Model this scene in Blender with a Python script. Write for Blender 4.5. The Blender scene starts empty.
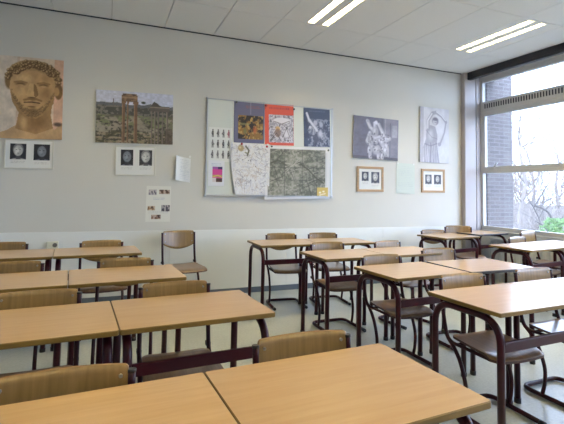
import bpy, bmesh, math, random
import numpy as np
from mathutils import Vector, Matrix
random.seed(7)
sc = bpy.context.scene
COL = sc.collection
PI = math.pi

# ------------------------------------------------------------------ materials
def srgb(c):
    out = []
    for v in c[:3]:
        v = v / 255.0
        out.append(v / 12.92 if v <= 0.04045 else ((v + 0.055) / 1.055) ** 2.4)
    return (*out, 1.0)

def mat(name, col, rough=0.5, metal=0.0, spec=0.5, var=0.0, scale=(8, 8, 8), bump=0.0, bscale=60, coat=0.0, detail=4, coord='Object', col2=None):
    m = bpy.data.materials.new(name); m.use_nodes = True
    nt = m.node_tree; N = nt.nodes; L = nt.links
    b = N['Principled BSDF']
    b.inputs['Roughness'].default_value = rough
    b.inputs['Metallic'].default_value = metal
    b.inputs['Specular IOR Level'].default_value = spec
    b.inputs['Coat Weight'].default_value = coat
    b.inputs['Coat Roughness'].default_value = 0.15
    c = srgb(col)
    b.inputs['Base Color'].default_value = c
    tc = N.new('ShaderNodeTexCoord')
    if var > 0 or col2:
        mp = N.new('ShaderNodeMapping'); mp.inputs['Scale'].default_value = scale
        L.new(tc.outputs[coord], mp.inputs['Vector'])
        nz = N.new('ShaderNodeTexNoise'); nz.inputs['Scale'].default_value = 1.0; nz.inputs['Detail'].default_value = detail
        L.new(mp.outputs[0], nz.inputs['Vector'])
        rp = N.new('ShaderNodeValToRGB')
        rp.color_ramp.elements[0].position = 0.35; rp.color_ramp.elements[1].position = 0.65
        if col2:
            rp.color_ramp.elements[0].color = c; rp.color_ramp.elements[1].color = srgb(col2)
        else:
            rp.color_ramp.elements[0].color = tuple(x * (1 - var) for x in c[:3]) + (1,)
            rp.color_ramp.elements[1].color = tuple(min(1, x * (1 + var)) for x in c[:3]) + (1,)
        L.new(nz.outputs[0], rp.inputs[0]); L.new(rp.outputs[0], b.inputs['Base Color'])
    if bump > 0:
        n2 = N.new('ShaderNodeTexNoise'); n2.inputs['Scale'].default_value = bscale; n2.inputs['Detail'].default_value = 3
        L.new(tc.outputs['Object'], n2.inputs['Vector'])
        bp = N.new('ShaderNodeBump'); bp.inputs['Strength'].default_value = bump; bp.inputs['Distance'].default_value = 0.003
        L.new(n2.outputs[0], bp.inputs['Height']); L.new(bp.outputs[0], b.inputs['Normal'])
    return m

def emit(name, col, strength):
    m = bpy.data.materials.new(name); m.use_nodes = True
    b = m.node_tree.nodes['Principled BSDF']
    b.inputs['Base Color'].default_value = (0.8, 0.8, 0.8, 1)
    b.inputs['Emission Color'].default_value = srgb(col)
    b.inputs['Emission Strength'].default_value = strength
    return m

M = {}
M['wall'] = mat('wall_paint', (208, 206, 199), 0.62, var=0.012, scale=(1.5, 1.5, 1.5), bump=0.12, bscale=90)
M['wall_low'] = mat('wall_panel_paint', (231, 232, 229), 0.38, var=0.012, scale=(2, 2, 2), bump=0.05, bscale=40)
M['ceil_rail'] = mat('ceiling_rail', (165, 165, 165), 0.5)
M['dark_trim'] = mat('dark_trim', (38, 42, 50), 0.5)
M['skirting'] = mat('skirting_blue_grey', (92, 102, 116), 0.5, var=0.05)
M['floor'] = None
M['plum'] = mat('plum_enamel', (50, 8, 22), 0.3, spec=0.28, coat=0.0)
M['plum2'] = mat('plum_enamel_chair', (46, 5, 17), 0.3, spec=0.28, coat=0.0)
M['black'] = mat('black_plastic', (22, 20, 24), 0.45)
M['glide'] = mat('pale_glide', (170, 170, 172), 0.5)
M['edge'] = mat('desk_edge_ochre', (114, 88, 34), 0.45, var=0.1, scale=(12, 12, 90))
M['edge_dark'] = mat('desk_edge_black', (40, 42, 52), 0.45)
M['seat_edge'] = mat('ply_edge', (70, 42, 34), 0.5, var=0.15, scale=(6, 6, 200))
M['ply_edge'] = mat('back_ply_edge', (140, 104, 62), 0.5, var=0.15, scale=(6, 6, 200))
M['screw'] = mat('steel_screw', (150, 150, 150), 0.3, metal=1)
M['white'] = mat('white_frame_paint', (196, 196, 196), 0.35, var=0.01, scale=(4, 4, 4))
M['whitegrey'] = mat('column_paint', (174, 168, 168), 0.5, var=0.01, scale=(4, 4, 4))
M['radiator'] = mat('radiator_enamel', (215, 218, 222), 0.35)
M['slot'] = mat('vent_slot_dark', (40, 42, 56), 0.6)
M['blind'] = mat('blind_box_black', (24, 25, 34), 0.45)
M['paper'] = mat('paper_white', (228, 229, 226), 0.7)
M['alu'] = mat('aluminium', (176, 180, 186), 0.3, metal=0.8)
M['board'] = mat('board_enamel', (214, 219, 214), 0.25, spec=0.5)
M['oak_frame'] = mat('light_wood_frame', (176, 142, 100), 0.45, var=0.1, scale=(6, 6, 60))
M['white_frame'] = mat('white_picture_frame', (214, 212, 200), 0.45)
M['socket'] = mat('socket_plastic', (222, 220, 200), 0.4)
M['socket_dark'] = mat('socket_face', (110, 106, 98), 0.4)
M['pin_red'] = mat('red_magnet', (150, 26, 34), 0.35)
M['pin_grey'] = mat('grey_magnet', (80, 82, 80), 0.35)
M['canvas_side'] = mat('canvas_side', (200, 200, 196), 0.8)
M['lamp'] = emit('fluorescent_glow', (255, 231, 166), 82)
M['lamp_end'] = mat('lamp_reflector', (225, 225, 222), 0.3)

def wood(name, a, b_, rough, gx, coat=0.0, dark=None):
    m = bpy.data.materials.new(name); m.use_nodes = True
    nt = m.node_tree; N = nt.nodes; L = nt.links; b = N['Principled BSDF']
    tc = N.new('ShaderNodeTexCoord'); mp = N.new('ShaderNodeMapping'); mp.inputs['Scale'].default_value = gx
    oi = N.new('ShaderNodeObjectInfo')
    add = N.new('ShaderNodeVectorMath'); add.operation = 'ADD'
    sc_ = N.new('ShaderNodeMath'); sc_.operation = 'MULTIPLY'; sc_.inputs[1].default_value = 20
    L.new(oi.outputs['Random'], sc_.inputs[0])
    L.new(tc.outputs['Object'], add.inputs[0]); L.new(sc_.outputs[0], add.inputs[1])
    L.new(add.outputs[0], mp.inputs[0])
    nz = N.new('ShaderNodeTexNoise'); nz.inputs['Scale'].default_value = 1; nz.inputs['Detail'].default_value = 6; nz.inputs['Distortion'].default_value = 0.6
    L.new(mp.outputs[0], nz.inputs[0])
    rp = N.new('ShaderNodeValToRGB'); rp.color_ramp.elements[0].position = .3; rp.color_ramp.elements[1].position = .7
    rp.color_ramp.elements[0].color = srgb(a); rp.color_ramp.elements[1].color = srgb(b_)
    L.new(nz.outputs[0], rp.inputs[0])
    hv = N.new('ShaderNodeHueSaturation')
    ma = N.new('ShaderNodeMapRange'); ma.inputs['To Min'].default_value = .93; ma.inputs['To Max'].default_value = 1.06
    L.new(oi.outputs['Random'], ma.inputs[0]); L.new(ma.outputs[0], hv.inputs['Value'])
    L.new(rp.outputs[0], hv.inputs['Color']); L.new(hv.outputs[0], b.inputs['Base Color'])
    b.inputs['Roughness'].default_value = rough
    b.inputs['Coat Weight'].default_value = coat; b.inputs['Coat Roughness'].default_value = .2
    return m
M['top'] = wood('desk_laminate_beech', (198, 157, 104), (208, 169, 118), 0.30, (3, 45, 10), coat=0.8)
M['veneer'] = wood('chair_veneer', (120, 94, 50), (142, 112, 67), 0.3, (50, 6, 3), coat=0.45)
M['seatwood'] = wood('seat_veneer', (112, 84, 60), (134, 104, 76), 0.28, (50, 4, 4), coat=0.5)

def floor_mat():
    m = bpy.data.materials.new('linoleum'); m.use_nodes = True
    nt = m.node_tree; N = nt.nodes; L = nt.links; b = N['Principled BSDF']
    tc = N.new('ShaderNodeTexCoord')
    n1 = N.new('ShaderNodeTexNoise'); n1.inputs['Scale'].default_value = 1.6; n1.inputs['Detail'].default_value = 6
    n2 = N.new('ShaderNodeTexNoise'); n2.inputs['Scale'].default_value = 55; n2.inputs['Detail'].default_value = 3
    L.new(tc.outputs['Object'], n1.inputs[0]); L.new(tc.outputs['Object'], n2.inputs[0])
    mx = N.new('ShaderNodeMix'); mx.data_type = 'FLOAT'; mx.inputs[0].default_value = .45
    L.new(n1.outputs[0], mx.inputs[2]); L.new(n2.outputs[0], mx.inputs[3])
    rp = N.new('ShaderNodeValToRGB'); rp.color_ramp.elements[0].position = .38; rp.color_ramp.elements[1].position = .62
    rp.color_ramp.elements[0].color = srgb((168, 172, 168)); rp.color_ramp.elements[1].color = srgb((190, 194, 188))
    L.new(mx.outputs[0], rp.inputs[0]); L.new(rp.outputs[0], b.inputs['Base Color'])
    b.inputs['Roughness'].default_value = .3
    return m
M['floor'] = floor_mat()

def ceiling_mat():
    m = bpy.data.materials.new('ceiling_tiles'); m.use_nodes = True
    nt = m.node_tree; N = nt.nodes; L = nt.links; b = N['Principled BSDF']
    tc = N.new('ShaderNodeTexCoord'); n2 = N.new('ShaderNodeTexNoise'); n2.inputs['Scale'].default_value = 120
    L.new(tc.outputs['Object'], n2.inputs[0])
    rp = N.new('ShaderNodeValToRGB'); rp.color_ramp.elements[0].color = srgb((218, 220, 220)); rp.color_ramp.elements[1].color = srgb((228, 230, 230))
    L.new(n2.outputs[0], rp.inputs[0]); L.new(rp.outputs[0], b.inputs['Base Color']); b.inputs['Roughness'].default_value = .9
    return m
M['ceiling'] = ceiling_mat()

def glass_mat():
    m = bpy.data.materials.new('window_glass'); m.use_nodes = True
    nt = m.node_tree; N = nt.nodes; L = nt.links; N.remove(N['Principled BSDF'])
    t = N.new('ShaderNodeBsdfTransparent'); t.inputs[0].default_value = (.93, .95, .97, 1)
    g = N.new('ShaderNodeBsdfGlossy'); g.inputs['Roughness'].default_value = .02
    mx = N.new('ShaderNodeMixShader'); mx.inputs[0].default_value = .06
    L.new(t.outputs[0], mx.inputs[1]); L.new(g.outputs[0], mx.inputs[2]); L.new(mx.outputs[0], N['Material Output'].inputs[0])
    return m
M['glass'] = glass_mat()

def brick_mat():
    m = bpy.data.materials.new('grey_brick'); m.use_nodes = True
    nt = m.node_tree; N = nt.nodes; L = nt.links; b = N['Principled BSDF']
    tc = N.new('ShaderNodeTexCoord'); sep = N.new('ShaderNodeSeparateXYZ'); cb = N.new('ShaderNodeCombineXYZ')
    ad = N.new('ShaderNodeMath'); ad.operation = 'ADD'
    L.new(tc.outputs['Object'], sep.inputs[0]); L.new(sep.outputs[0], ad.inputs[0]); L.new(sep.outputs[1], ad.inputs[1])
    L.new(ad.outputs[0], cb.inputs[0]); L.new(sep.outputs[2], cb.inputs[1])
    br = N.new('ShaderNodeTexBrick'); L.new(cb.outputs[0], br.inputs['Vector'])
    br.inputs['Color1'].default_value = srgb((116, 108, 106)); br.inputs['Color2'].default_value = srgb((104, 97, 97)); br.inputs['Mortar'].default_value = srgb((126, 122, 121))
    br.inputs['Scale'].default_value = 1; br.inputs['Brick Width'].default_value = .22; br.inputs['Row Height'].default_value = .065; br.inputs['Mortar Size'].default_value = .008
    L.new(br.outputs[0], b.inputs['Base Color']); b.inputs['Roughness'].default_value = .9
    return m
M['brick'] = brick_mat()
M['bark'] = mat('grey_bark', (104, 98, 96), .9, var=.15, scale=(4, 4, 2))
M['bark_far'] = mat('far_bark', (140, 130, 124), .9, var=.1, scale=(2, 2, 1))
M['grass'] = mat('grass_field', (112, 112, 104), .95, var=.15, scale=(.4, .4, .4))
M['leaf'] = mat('pale_green_leaf', (104, 136, 80), .7, var=.2, scale=(3, 3, 3))
M['slab'] = mat('outer_render', (150, 150, 150), .9)

def vcol_mat(name, rough):
    m = bpy.data.materials.new(name); m.use_nodes = True
    nt = m.node_tree; N = nt.nodes; L = nt.links; b = N['Principled BSDF']
    a = N.new('ShaderNodeAttribute'); a.attribute_name = 'print'
    L.new(a.outputs['Color'], b.inputs['Base Color']); b.inputs['Roughness'].default_value = rough
    return m
M['print'] = vcol_mat('matt_print', .6)
M['print_gloss'] = vcol_mat('satin_print', .35)

# ------------------------------------------------------------------ mesh helpers
class MB:
    def __init__(s): s.v = []; s.f = []; s.mi = []; s.sm = []
    def add(s, vs, fs, mi=0, smooth=False):
        o = len(s.v); s.v += [tuple(x) for x in vs]
        for f in fs: s.f.append(tuple(i + o for i in f)); s.mi.append(mi); s.sm.append(smooth)
        return s
    def box(s, x0, x1, y0, y1, z0, z1, mi=0, bev=0.0):
        if bev > 0:
            bm = bmesh.new(); bmesh.ops.create_cube(bm, size=1)
            for v in bm.verts:
                v.co = ((x0 + x1) / 2 + v.co.x * (x1 - x0), (y0 + y1) / 2 + v.co.y * (y1 - y0), (z0 + z1) / 2 + v.co.z * (z1 - z0))
            bmesh.ops.bevel(bm, geom=list(bm.edges), offset=bev, segments=2, affect='EDGES', profile=.5)
            bm.verts.index_update()
            s.add([v.co[:] for v in bm.verts], [[v.index for v in f.verts] for f in bm.faces], mi); bm.free(); return s
        v = [(x, y, z) for z in (z0, z1) for y in (y0, y1) for x in (x0, x1)]
        return s.add(v, [(0, 2, 3, 1), (4, 5, 7, 6), (0, 1, 5, 4), (2, 6, 7, 3), (0, 4, 6, 2), (1, 3, 7, 5)], mi)
    def tube(s, pts, r, n=10, mi=0, closed=False, flat=1.0, r1=None):
        P_ = [Vector(p) for p in pts]; k = len(P_)
        T = []
        for i in range(k):
            a = P_[(i - 1) % k] if (closed or i > 0) else P_[0]
            b = P_[(i + 1) % k] if (closed or i < k - 1) else P_[-1]
            d = (b - a); T.append(d.normalized() if d.length > 1e-9 else Vector((0, 0, 1)))
        up = Vector((0, 0, 1)) if abs(T[0].z) < .9 else Vector((1, 0, 0))
        nrm = (up - T[0] * up.dot(T[0])).normalized()
        vs = []
        for i in range(k):
            nrm = (nrm - T[i] * nrm.dot(T[i])).normalized(); bn = T[i].cross(nrm)
            rr = r if r1 is None else r + (r1 - r) * i / max(1, k - 1)
            for j in range(n):
                a = 2 * PI * j / n
                vs.append(P_[i] + nrm * (math.cos(a) * rr * flat) + bn * (math.sin(a) * rr))
        fs = []
        for i in range(k if closed else k - 1):
            for j in range(n):
                i2 = (i + 1) % k
                fs.append((i * n + j, i * n + (j + 1) % n, i2 * n + (j + 1) % n, i2 * n + j))
        s.add(vs, fs, mi, True)
        if not closed:
            o = len(s.v) - len(vs)
            s.f.append(tuple(o + j for j in range(n))[::-1]); s.mi.append(mi); s.sm.append(False)
            s.f.append(tuple(o + (k - 1) * n + j for j in range(n))); s.mi.append(mi); s.sm.append(False)
        return s
    def build(s, name, mats, parent=None):
        me = bpy.data.meshes.new(name); me.from_pydata(s.v, [], s.f)
        for m in (mats if isinstance(mats, (list, tuple)) else [mats]): me.materials.append(m)
        me.polygons.foreach_set('material_index', s.mi); me.polygons.foreach_set('use_smooth', s.sm)
        me.update()
        o = bpy.data.objects.new(name, me); COL.objects.link(o)
        if parent: o.parent = parent
        return o

def fillet(pts, r, seg=6):
    P_ = [Vector(p) for p in pts]; out = [P_[0]]
    for i in range(1, len(P_) - 1):
        a, b, c = P_[i - 1], P_[i], P_[i + 1]
        u = (a - b); w = (c - b); d = min(r, u.length * .49, w.length * .49)
        p0 = b + u.normalized() * d; p1 = b + w.normalized() * d
        for k in range(seg + 1):
            t = k / seg; out.append((1 - t) ** 2 * p0 + 2 * t * (1 - t) * b + t * t * p1)
    out.append(P_[-1]); return out

def catmull(pts, seg=5):
    P_ = [Vector(p) for p in pts]; Q = [2 * P_[0] - P_[1]] + P_ + [2 * P_[-1] - P_[-2]]; out = []
    for i in range(1, len(Q) - 2):
        for k in range(seg):
            t = k / seg; a, b, c, d = Q[i - 1:i + 3]
            out.append(.5 * ((2 * b) + (c - a) * t + (2 * a - 5 * b + 4 * c - d) * t * t + (3 * b - a - 3 * c + d) * t ** 3))
    out.append(P_[-1]); return out

def tag(o, label, cat, group=None, kind=None):
    if label: o['label'] = label
    if cat: o['category'] = cat
    if group: o['group'] = group
    if kind: o['kind'] = kind
    return o
def empty(name, loc, rz, label, cat, group=None, scale=1.0):
    o = bpy.data.objects.new(name, None); COL.objects.link(o); o.location = loc; o.rotation_euler = (0, 0, rz)
    o.empty_display_size = .1; o.scale = (scale,) * 3
    return tag(o, label, cat, group)
def copy_tree(o, parent=None):
    c = o.copy(); COL.objects.link(c)
    if parent: c.parent = parent
    for ch in [x for x in o.children]: copy_tree(ch, c)
    return c
def struct(o): o['kind'] = 'structure'; return o

# ------------------------------------------------------------------ room
XL, XR, YB, YF, H = -1.19, 5.75, 5.44, -3.2, 3.33
struct(MB().box(XL - .1, XR + .05, YF - .1, YB + .1, -.1, 0).build('floor', M['floor']))
struct(MB().box(XL - .1, XR + .25, YB, YB + .1, -.1, H + .1).build('wall_back', M['wall']))
struct(MB().box(XL - .1, XL, YF - .1, YB, 0, H + .1).build('wall_left', M['wall']))
struct(MB().box(XL, XR + .25, YF - .1, YF, 0, H + .1).build('wall_front', M['wall']))
struct(MB().box(XR - .02, XR + .25, YF, YB, 0, .74).build('wall_right', M['wall_low']))
# lower wall panels (with narrow joints) along the back wall
p = MB(); xs = [XL, -.82, .73, 2.28, 3.83, 5.34]
for a, b in zip(xs[:-1], xs[1:]): p.box(a + .0015, b - .0015, YB - .008, YB, .07, .815)
struct(p.build('trim_1', M['wall_low']))
struct(MB().box(XL, 5.34, YB - .016, YB - .001, 0, .07).build('baseboard_back', M['skirting']))
# ceiling: tiles 0.61 x 1.2 m, thin grooves between, openings for lamps
XG = [XL] + [-.66 + .6135 * i for i in range(0, 11)] + [XR + .05]
XG = [x for x in XG if x < XR] + [XR + .05]
YG = [YB, 4.56, 3.37, 2.18, .99, -.2, -1.39, -2.58, YF]
lamps = []
for lx in (2.105, 4.36):
    for j in (1, 3, 5): lamps.append((lx, YG[j] - .005, YG[j + 1] + .005))
lamps.append((-.12, YG[3] - .005, YG[4] + .005)); lamps.append((-.12, YG[5] - .005, YG[6] + .005)); lamps.append((-.12, YG[1] - .005, YG[2] + .005))
LW, SL = .275, .085
ceil = MB(); g = .0035
for i in range(len(XG) - 1):
    for j in range(len(YG) - 1):
        x0, x1, y1, y0 = XG[i] + g, XG[i + 1] - g, YG[j] - g, YG[j + 1] + g
        hole = None
        for (lx, la, lb) in lamps:
            if x0 - .02 < lx < x1 and abs(la - YG[j]) < .02: hole = lx
        if hole is None: ceil.box(x0, x1, y0, y1, H, H + .03)
        else:
            for a, b in ((x0, hole), (hole + SL, hole + LW - SL), (hole + LW, max(x1, hole + LW + .002))): ceil.box(a, b, y0, y1, H, H + .03)
struct(ceil.build('ceiling', M['ceiling']))
struct(MB().box(XL - .1, XR + .25, YF - .1, YB + .1, H + .12, H + .2).build('ceiling_slab', M['slab']))
gr = MB()
gr.box(XL, XR + .05, YF, YB, H + .051, H + .052)
struct(gr.build('ceiling_grid', M['ceil_rail']))
struct(MB().box(XL, 5.36, YB - .012, YB, H - .012, H + .002).build('trim_2', M['dark_trim']))
struct(MB().box(XL, XL + .012, YF, YB - .012, H - .012, H + .002).build('trim_3', M['dark_trim']))

lab = {0: 'twin-strip recessed ceiling lamp cut by the top edge of the photo', 3: 'twin-strip recessed ceiling lamp nearest the window, by the black blind box'}
for q, (lx, la, lb) in enumerate(lamps):
    r = empty('ceiling_lamp', (lx + LW / 2, (la + lb) / 2, H), 0, lab.get(q, 'recessed twin-strip fluorescent ceiling lamp further from the back wall'), 'ceiling lamp', 'recessed ceiling lamps')
    hl = (la - lb) / 2
    for s in (-1, 1):
        c = s * (LW / 2 - SL / 2)
        b = MB()   # reflector trough
        for sx in (-1, 1): b.box(c + sx * (SL / 2) - .002, c + sx * (SL / 2) + .002, -hl, hl, -.004, .049)
        b.box(c - SL / 2, c + SL / 2, -hl, -hl + .03, -.001, .047); b.box(c - SL / 2, c + SL / 2, hl - .03, hl, -.001, .047)
        yy = -hl + .06
        while yy < hl - .04: b.box(c - SL / 2 + .002, c + SL / 2 - .002, yy, yy + .0015, .003, .032); yy += .06
        b.build('lamp_louvre', M['lamp_end'], r)
        MB().box(c - SL / 2 + .003, c + SL / 2 - .003, -hl + .03, hl - .03, .044, .048).build('light_strip', M['lamp'], r)

# column/duct in the corner
struct(MB().box(5.35, 5.585, 5.352, YB - .001, 0, H, bev=.012).build('trim_4', M['whitegrey']))
struct(MB().box(5.65, 5.75, 5.40, YB - .001, 0, H, bev=.01).build('trim_5', M['whitegrey']))
# window wall
def window(n, y0, y1):
    z0, z1 = .77, 3.26
    fr = MB(); X0, X1 = XR - .01, XR + .06
    fr.box(X0, X1, y0, y0 + .075, z0, z1, bev=.004); fr.box(X0, X1, y1 - .075, y1, z0, z1, bev=.004)
    fr.box(X0, X1, y0 + .075, y1 - .075, z0, z0 + .06, bev=.004); fr.box(X0, X1, y0 + .075, y1 - .075, z1 - .06, z1, bev=.004)
    fr.box(X0 - .01, X1, y0 + .075, y1 - .075, 1.685, 1.735, bev=.004); fr.box(X0, X1, y0 + .075, y1 - .075, 1.735, 1.79, bev=.004)
    fr.box(X0 - .015, X1, y0 + .075, y1 - .075, 2.70, 2.87, bev=.004); fr.box(X0, X1, y0 + .075, y1 - .075, 2.635, 2.70, bev=.004)
    # sash of middle opening light
    for a, b in ((y0 + .075, y0 + .115), (y1 - .115, y1 - .075)): fr.box(X0 + .005, X1 - .01, a, b, 1.79, 2.635, bev=.003)
    r = struct(fr.build('window_%d' % n, M['white']))
    sl = MB(); y = y0 + .13
    while y < y1 - .12: sl.box(X0 - .018, X0 - .012, y, y + .02, 2.755, 2.83); y += .045
    sl.build('vent_slots', M['slot'], r)
    MB().box(XR + .03, XR + .036, y0 + .07, y1 - .07, z0 + .05, 1.69).build('lower_pane', M['glass'], r)
    MB().box(XR + .03, XR + .036, y0 + .1, y1 - .1, 1.78, 2.64).build('middle_pane', M['glass'], r)
    MB().box(XR + .03, XR + .036, y0 + .07, y1 - .07, 2.865, z1 - .05).build('upper_pane', M['glass'], r)
    for yy in (y1 - .28, y0 + .72 if y1 - y0 > 1 else y0 + .2):
        h = MB(); h.box(XR - .03, XR - .012, yy - .03, yy + .03, 1.755, 1.785, bev=.003); h.tube([(XR - .035, yy - .02, 1.775), (XR - .04, yy - .11, 1.84)], .009, 8)
        h.build('window_latch', M['white'], r)
ys = [5.435, 3.35, 1.25, -.85, -2.95]
for i in range(4): window(i + 1, ys[i + 1] + .001, ys[i] - .001)
struct(MB().box(XR - .01, XR + .06, YF, -2.95, .77, 3.26).build('window_5', M['white']))
struct(MB().box(XR - .045, XR + .08, YF, YB - .06, .74, .77, bev=.006).build('windowsill', M['white']))
struct(MB().box(XR - .02, XR + .25, YF, YB, 3.26, H + .1).build('wall_over_window', M['white']))
b = MB().box(5.40, 5.53, YF + .05, 5.345, 3.245, H, mi=0, bev=.006); b.box(5.395, 5.47, YF + .05, 5.345, 3.205, 3.25, mi=0, bev=.012)
tag(b.build('blind_box', M['blind']), 'long black roller blind box under the ceiling above the window', 'blind')
# radiators
for i, (ya, yb) in enumerate(((3.55, 5.15), (1.4, 3.1))):
    r = empty('radiator', (XR - .075, (ya + yb) / 2, 0), 0, ['white ribbed radiator under the window by the back wall corner', 'white ribbed radiator further along under the window, behind desks'][i], 'radiator')
    hl = (yb - ya) / 2; pn = MB(); pn.box(-.02, .02, -hl, hl, .12, .64, bev=.005)
    y = -hl + .02
    while y < hl - .03: pn.box(-.034, -.02, y, y + .025, .15, .61, bev=.004); y += .05
    pn.build('radiator_panel', M['radiator'], r)
    tp = MB(); tp.box(-.04, .045, -hl, hl, .64, .655); tp.build('radiator_grille', M['radiator'], r)
    for s in (-1, 1): MB().box(-.01, .05, s * hl * .8 - .015, s * hl * .8 + .015, 0, .2).build('radiator_bracket', M['radiator'], r)

# ------------------------------------------------------------------ outside
struct(MB().box(XR + .25, 80, -60, 80, -.65, -.6).build('ground', M['grass']))
struct(MB().box(XR + .07, 6.40, 5.345, 5.85, -.6, 4.2).build('wall_outside', M['brick']))
def rot_dir(d, ang, rnd):
    ax = d.cross(Vector((rnd.uniform(-1, 1), rnd.uniform(-1, 1), rnd.uniform(-1, 1))))
    if ax.length < 1e-4: ax = Vector((1, 0, 0))
    return (Matrix.Rotation(ang, 3, ax.normalized()) @ d).normalized()
def branch(mb, p, d, ln, r, depth, rnd, up=.15):
    pts = [p]; q = p.copy(); dd = d.copy(); n = 4
    for i in range(n):
        dd = (rot_dir(dd, rnd.uniform(.05, .25), rnd) + Vector((0, 0, up * .3))).normalized(); q = q + dd * (ln / n); pts.append(q.copy())
    mb.tube(pts, r, 4 if depth < 2 else 6, r1=r * .6)
    if depth == 0: return
    k = rnd.choice((3, 4)) if depth > 1 else 4
    for i in range(k):
        t = rnd.randint(1, n); branch(mb, pts[t], rot_dir(dd, rnd.uniform(.35, .9), rnd), ln * rnd.uniform(.6, .78), r * .55, depth - 1, rnd, up)
def tree(h, seed):
    rnd = random.Random(seed); t = empty('bare_tree', (0, 0, -.6), 0, 'pale leafless tree in the thicket seen through the window', 'tree', 'leafless trees outside')
    tr = MB(); tp = [Vector((rnd.uniform(-.1, .1) * k, rnd.uniform(-.1, .1) * k, h * .17 * k)) for k in range(5)]; tp[0] = Vector((0, 0, 0))
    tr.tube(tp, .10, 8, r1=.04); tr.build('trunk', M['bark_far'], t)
    cr = MB()
    for i in range(15):
        k = rnd.uniform(.5, 3.9); p = tp[int(k)].lerp(tp[int(k) + 1], k - int(k)); a = i * 2.4 + rnd.uniform(-.3, .3)
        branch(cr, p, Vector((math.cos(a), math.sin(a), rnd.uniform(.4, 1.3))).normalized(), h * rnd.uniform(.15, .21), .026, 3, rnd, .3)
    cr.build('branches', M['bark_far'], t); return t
# near shrub-like tree with curved limbs
t = empty('bare_shrub', (9.5, 6.8, -.6), 0, 'leafless curving dark branches just outside the window', 'tree')
b = MB()
def limb(pts, r0, r1): b.tube(catmull([(-.93 * u, .37 * u, z + .6) for u, z in pts], 6), r0, 8, r1=r1)
limb([(0, -.6), (0, .43), (.10, .75), (.18, .95), (.34, 1.06), (.55, 1.12), (.67, 1.3)], .035, .012)
limb([(.5, 1.1), (.36, 1.32), (.22, 1.55), (0, 1.85), (-.2, 2.1)], .018, .008)
limb([(.02, .3), (.16, .5), (.34, .68), (.5, .76)], .022, .010)
limb([(.54, 1.1), (.44, .9), (.38, .72), (.42, .6)], .016, .008)
rnd = random.Random(3)
for i in range(14):
    z = rnd.uniform(1., 1.9); u = rnd.uniform(0, .6); branch(b, Vector((-.93 * u, .37 * u, z)), Vector((rnd.uniform(-.5, .5), rnd.uniform(-1, 1), rnd.uniform(.2, 1))).normalized(), .5, .006, 2, rnd)
b.build('branches', M['bark'], t)
protos = [tree(6.2, 21), tree(7.0, 22), tree(7.8, 23)]
spots = [(15.5, 9), (15.5, 12.6), (19.5, 11.4), (20, 15.6), (24.5, 13.2), (24.5, 17.6), (25, 21.8), (29.5, 15.5), (30, 20.2), (30, 25), (35.5, 18.5), (36, 23.6), (36, 29), (42, 22), (42.5, 28), (42, 34)]
for i, (x, y) in enumerate(spots):
    o = protos[i] if i < 3 else copy_tree(protos[i % 3]); o.location = (x, y, -.6); o.rotation_euler = (0, 0, i * 1.3)
def thicket(seed):
    rnd = random.Random(seed); t = empty('twig_bush', (0, 0, -.6), 0, 'low pale twiggy bush beneath the leafless trees outside', 'bush', 'twiggy bushes outside'); b = MB()
    for i in range(34):
        a = rnd.uniform(0, 2 * PI); q = rnd.uniform(0, .9)
        branch(b, Vector((math.cos(a) * q, math.sin(a) * q, 0)), Vector((math.cos(a) * .5, math.sin(a) * .5, 1)).normalized(), rnd.uniform(.8, 1.3), .014, 2, rnd, .2)
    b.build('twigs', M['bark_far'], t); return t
bp_ = [thicket(61), thicket(62)]
for i, (x, y) in enumerate([(12.6, 9.4), (12.8, 7.2), (17.3, 13.4), (17.2, 10.6), (21.8, 17.2), (22, 13.8), (22.2, 11), (27, 19.4), (27.3, 22.6), (27.2, 15.8), (32.8, 22), (33, 26.5), (33, 18), (39, 26), (39.2, 31)]):
    o = bp_[i] if i < 2 else copy_tree(bp_[i % 2]); k = .8 + x * .008; o.scale = (k, k, k); o.location = (x, y, -.6); o.rotation_euler = (0, 0, i * 2.1)
# hedge / shrub with pale green leaves
def shrub(x, y, w, h, seed, label):
    rnd = random.Random(seed); r = empty('leafy_shrub', (x, y, -.6), 0, label, 'shrub'); f = MB()
    for i in range(1500):
        a = rnd.uniform(0, 2 * PI); e = rnd.uniform(0, 1) ** .4; ph = rnd.uniform(-.2, 1)
        c = Vector((math.cos(a) * w * e * math.sqrt(max(0, 1 - ph * ph * .8)), math.sin(a) * w * e * math.sqrt(max(0, 1 - ph * ph * .8)), h * (.45 + .5 * ph)))
        u = Vector((rnd.uniform(-1, 1), rnd.uniform(-1, 1), rnd.uniform(-1, 1))).normalized(); v = u.orthogonal().normalized(); s = rnd.uniform(.03, .06)
        f.add([c - u * s, c - v * s * .5, c + u * s, c + v * s * .5], [(0, 1, 2, 3)])
    f.build('foliage', M['leaf'], r); MB().tube([(0, 0, 0), (.02, 0, h * .6)], .03, 6, r1=.015).build('stem', M['bark'], r)
shrub(8.6, 6.1, .45, 1.55, 5, 'pale green leafy shrub just outside the lower window pane')

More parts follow.
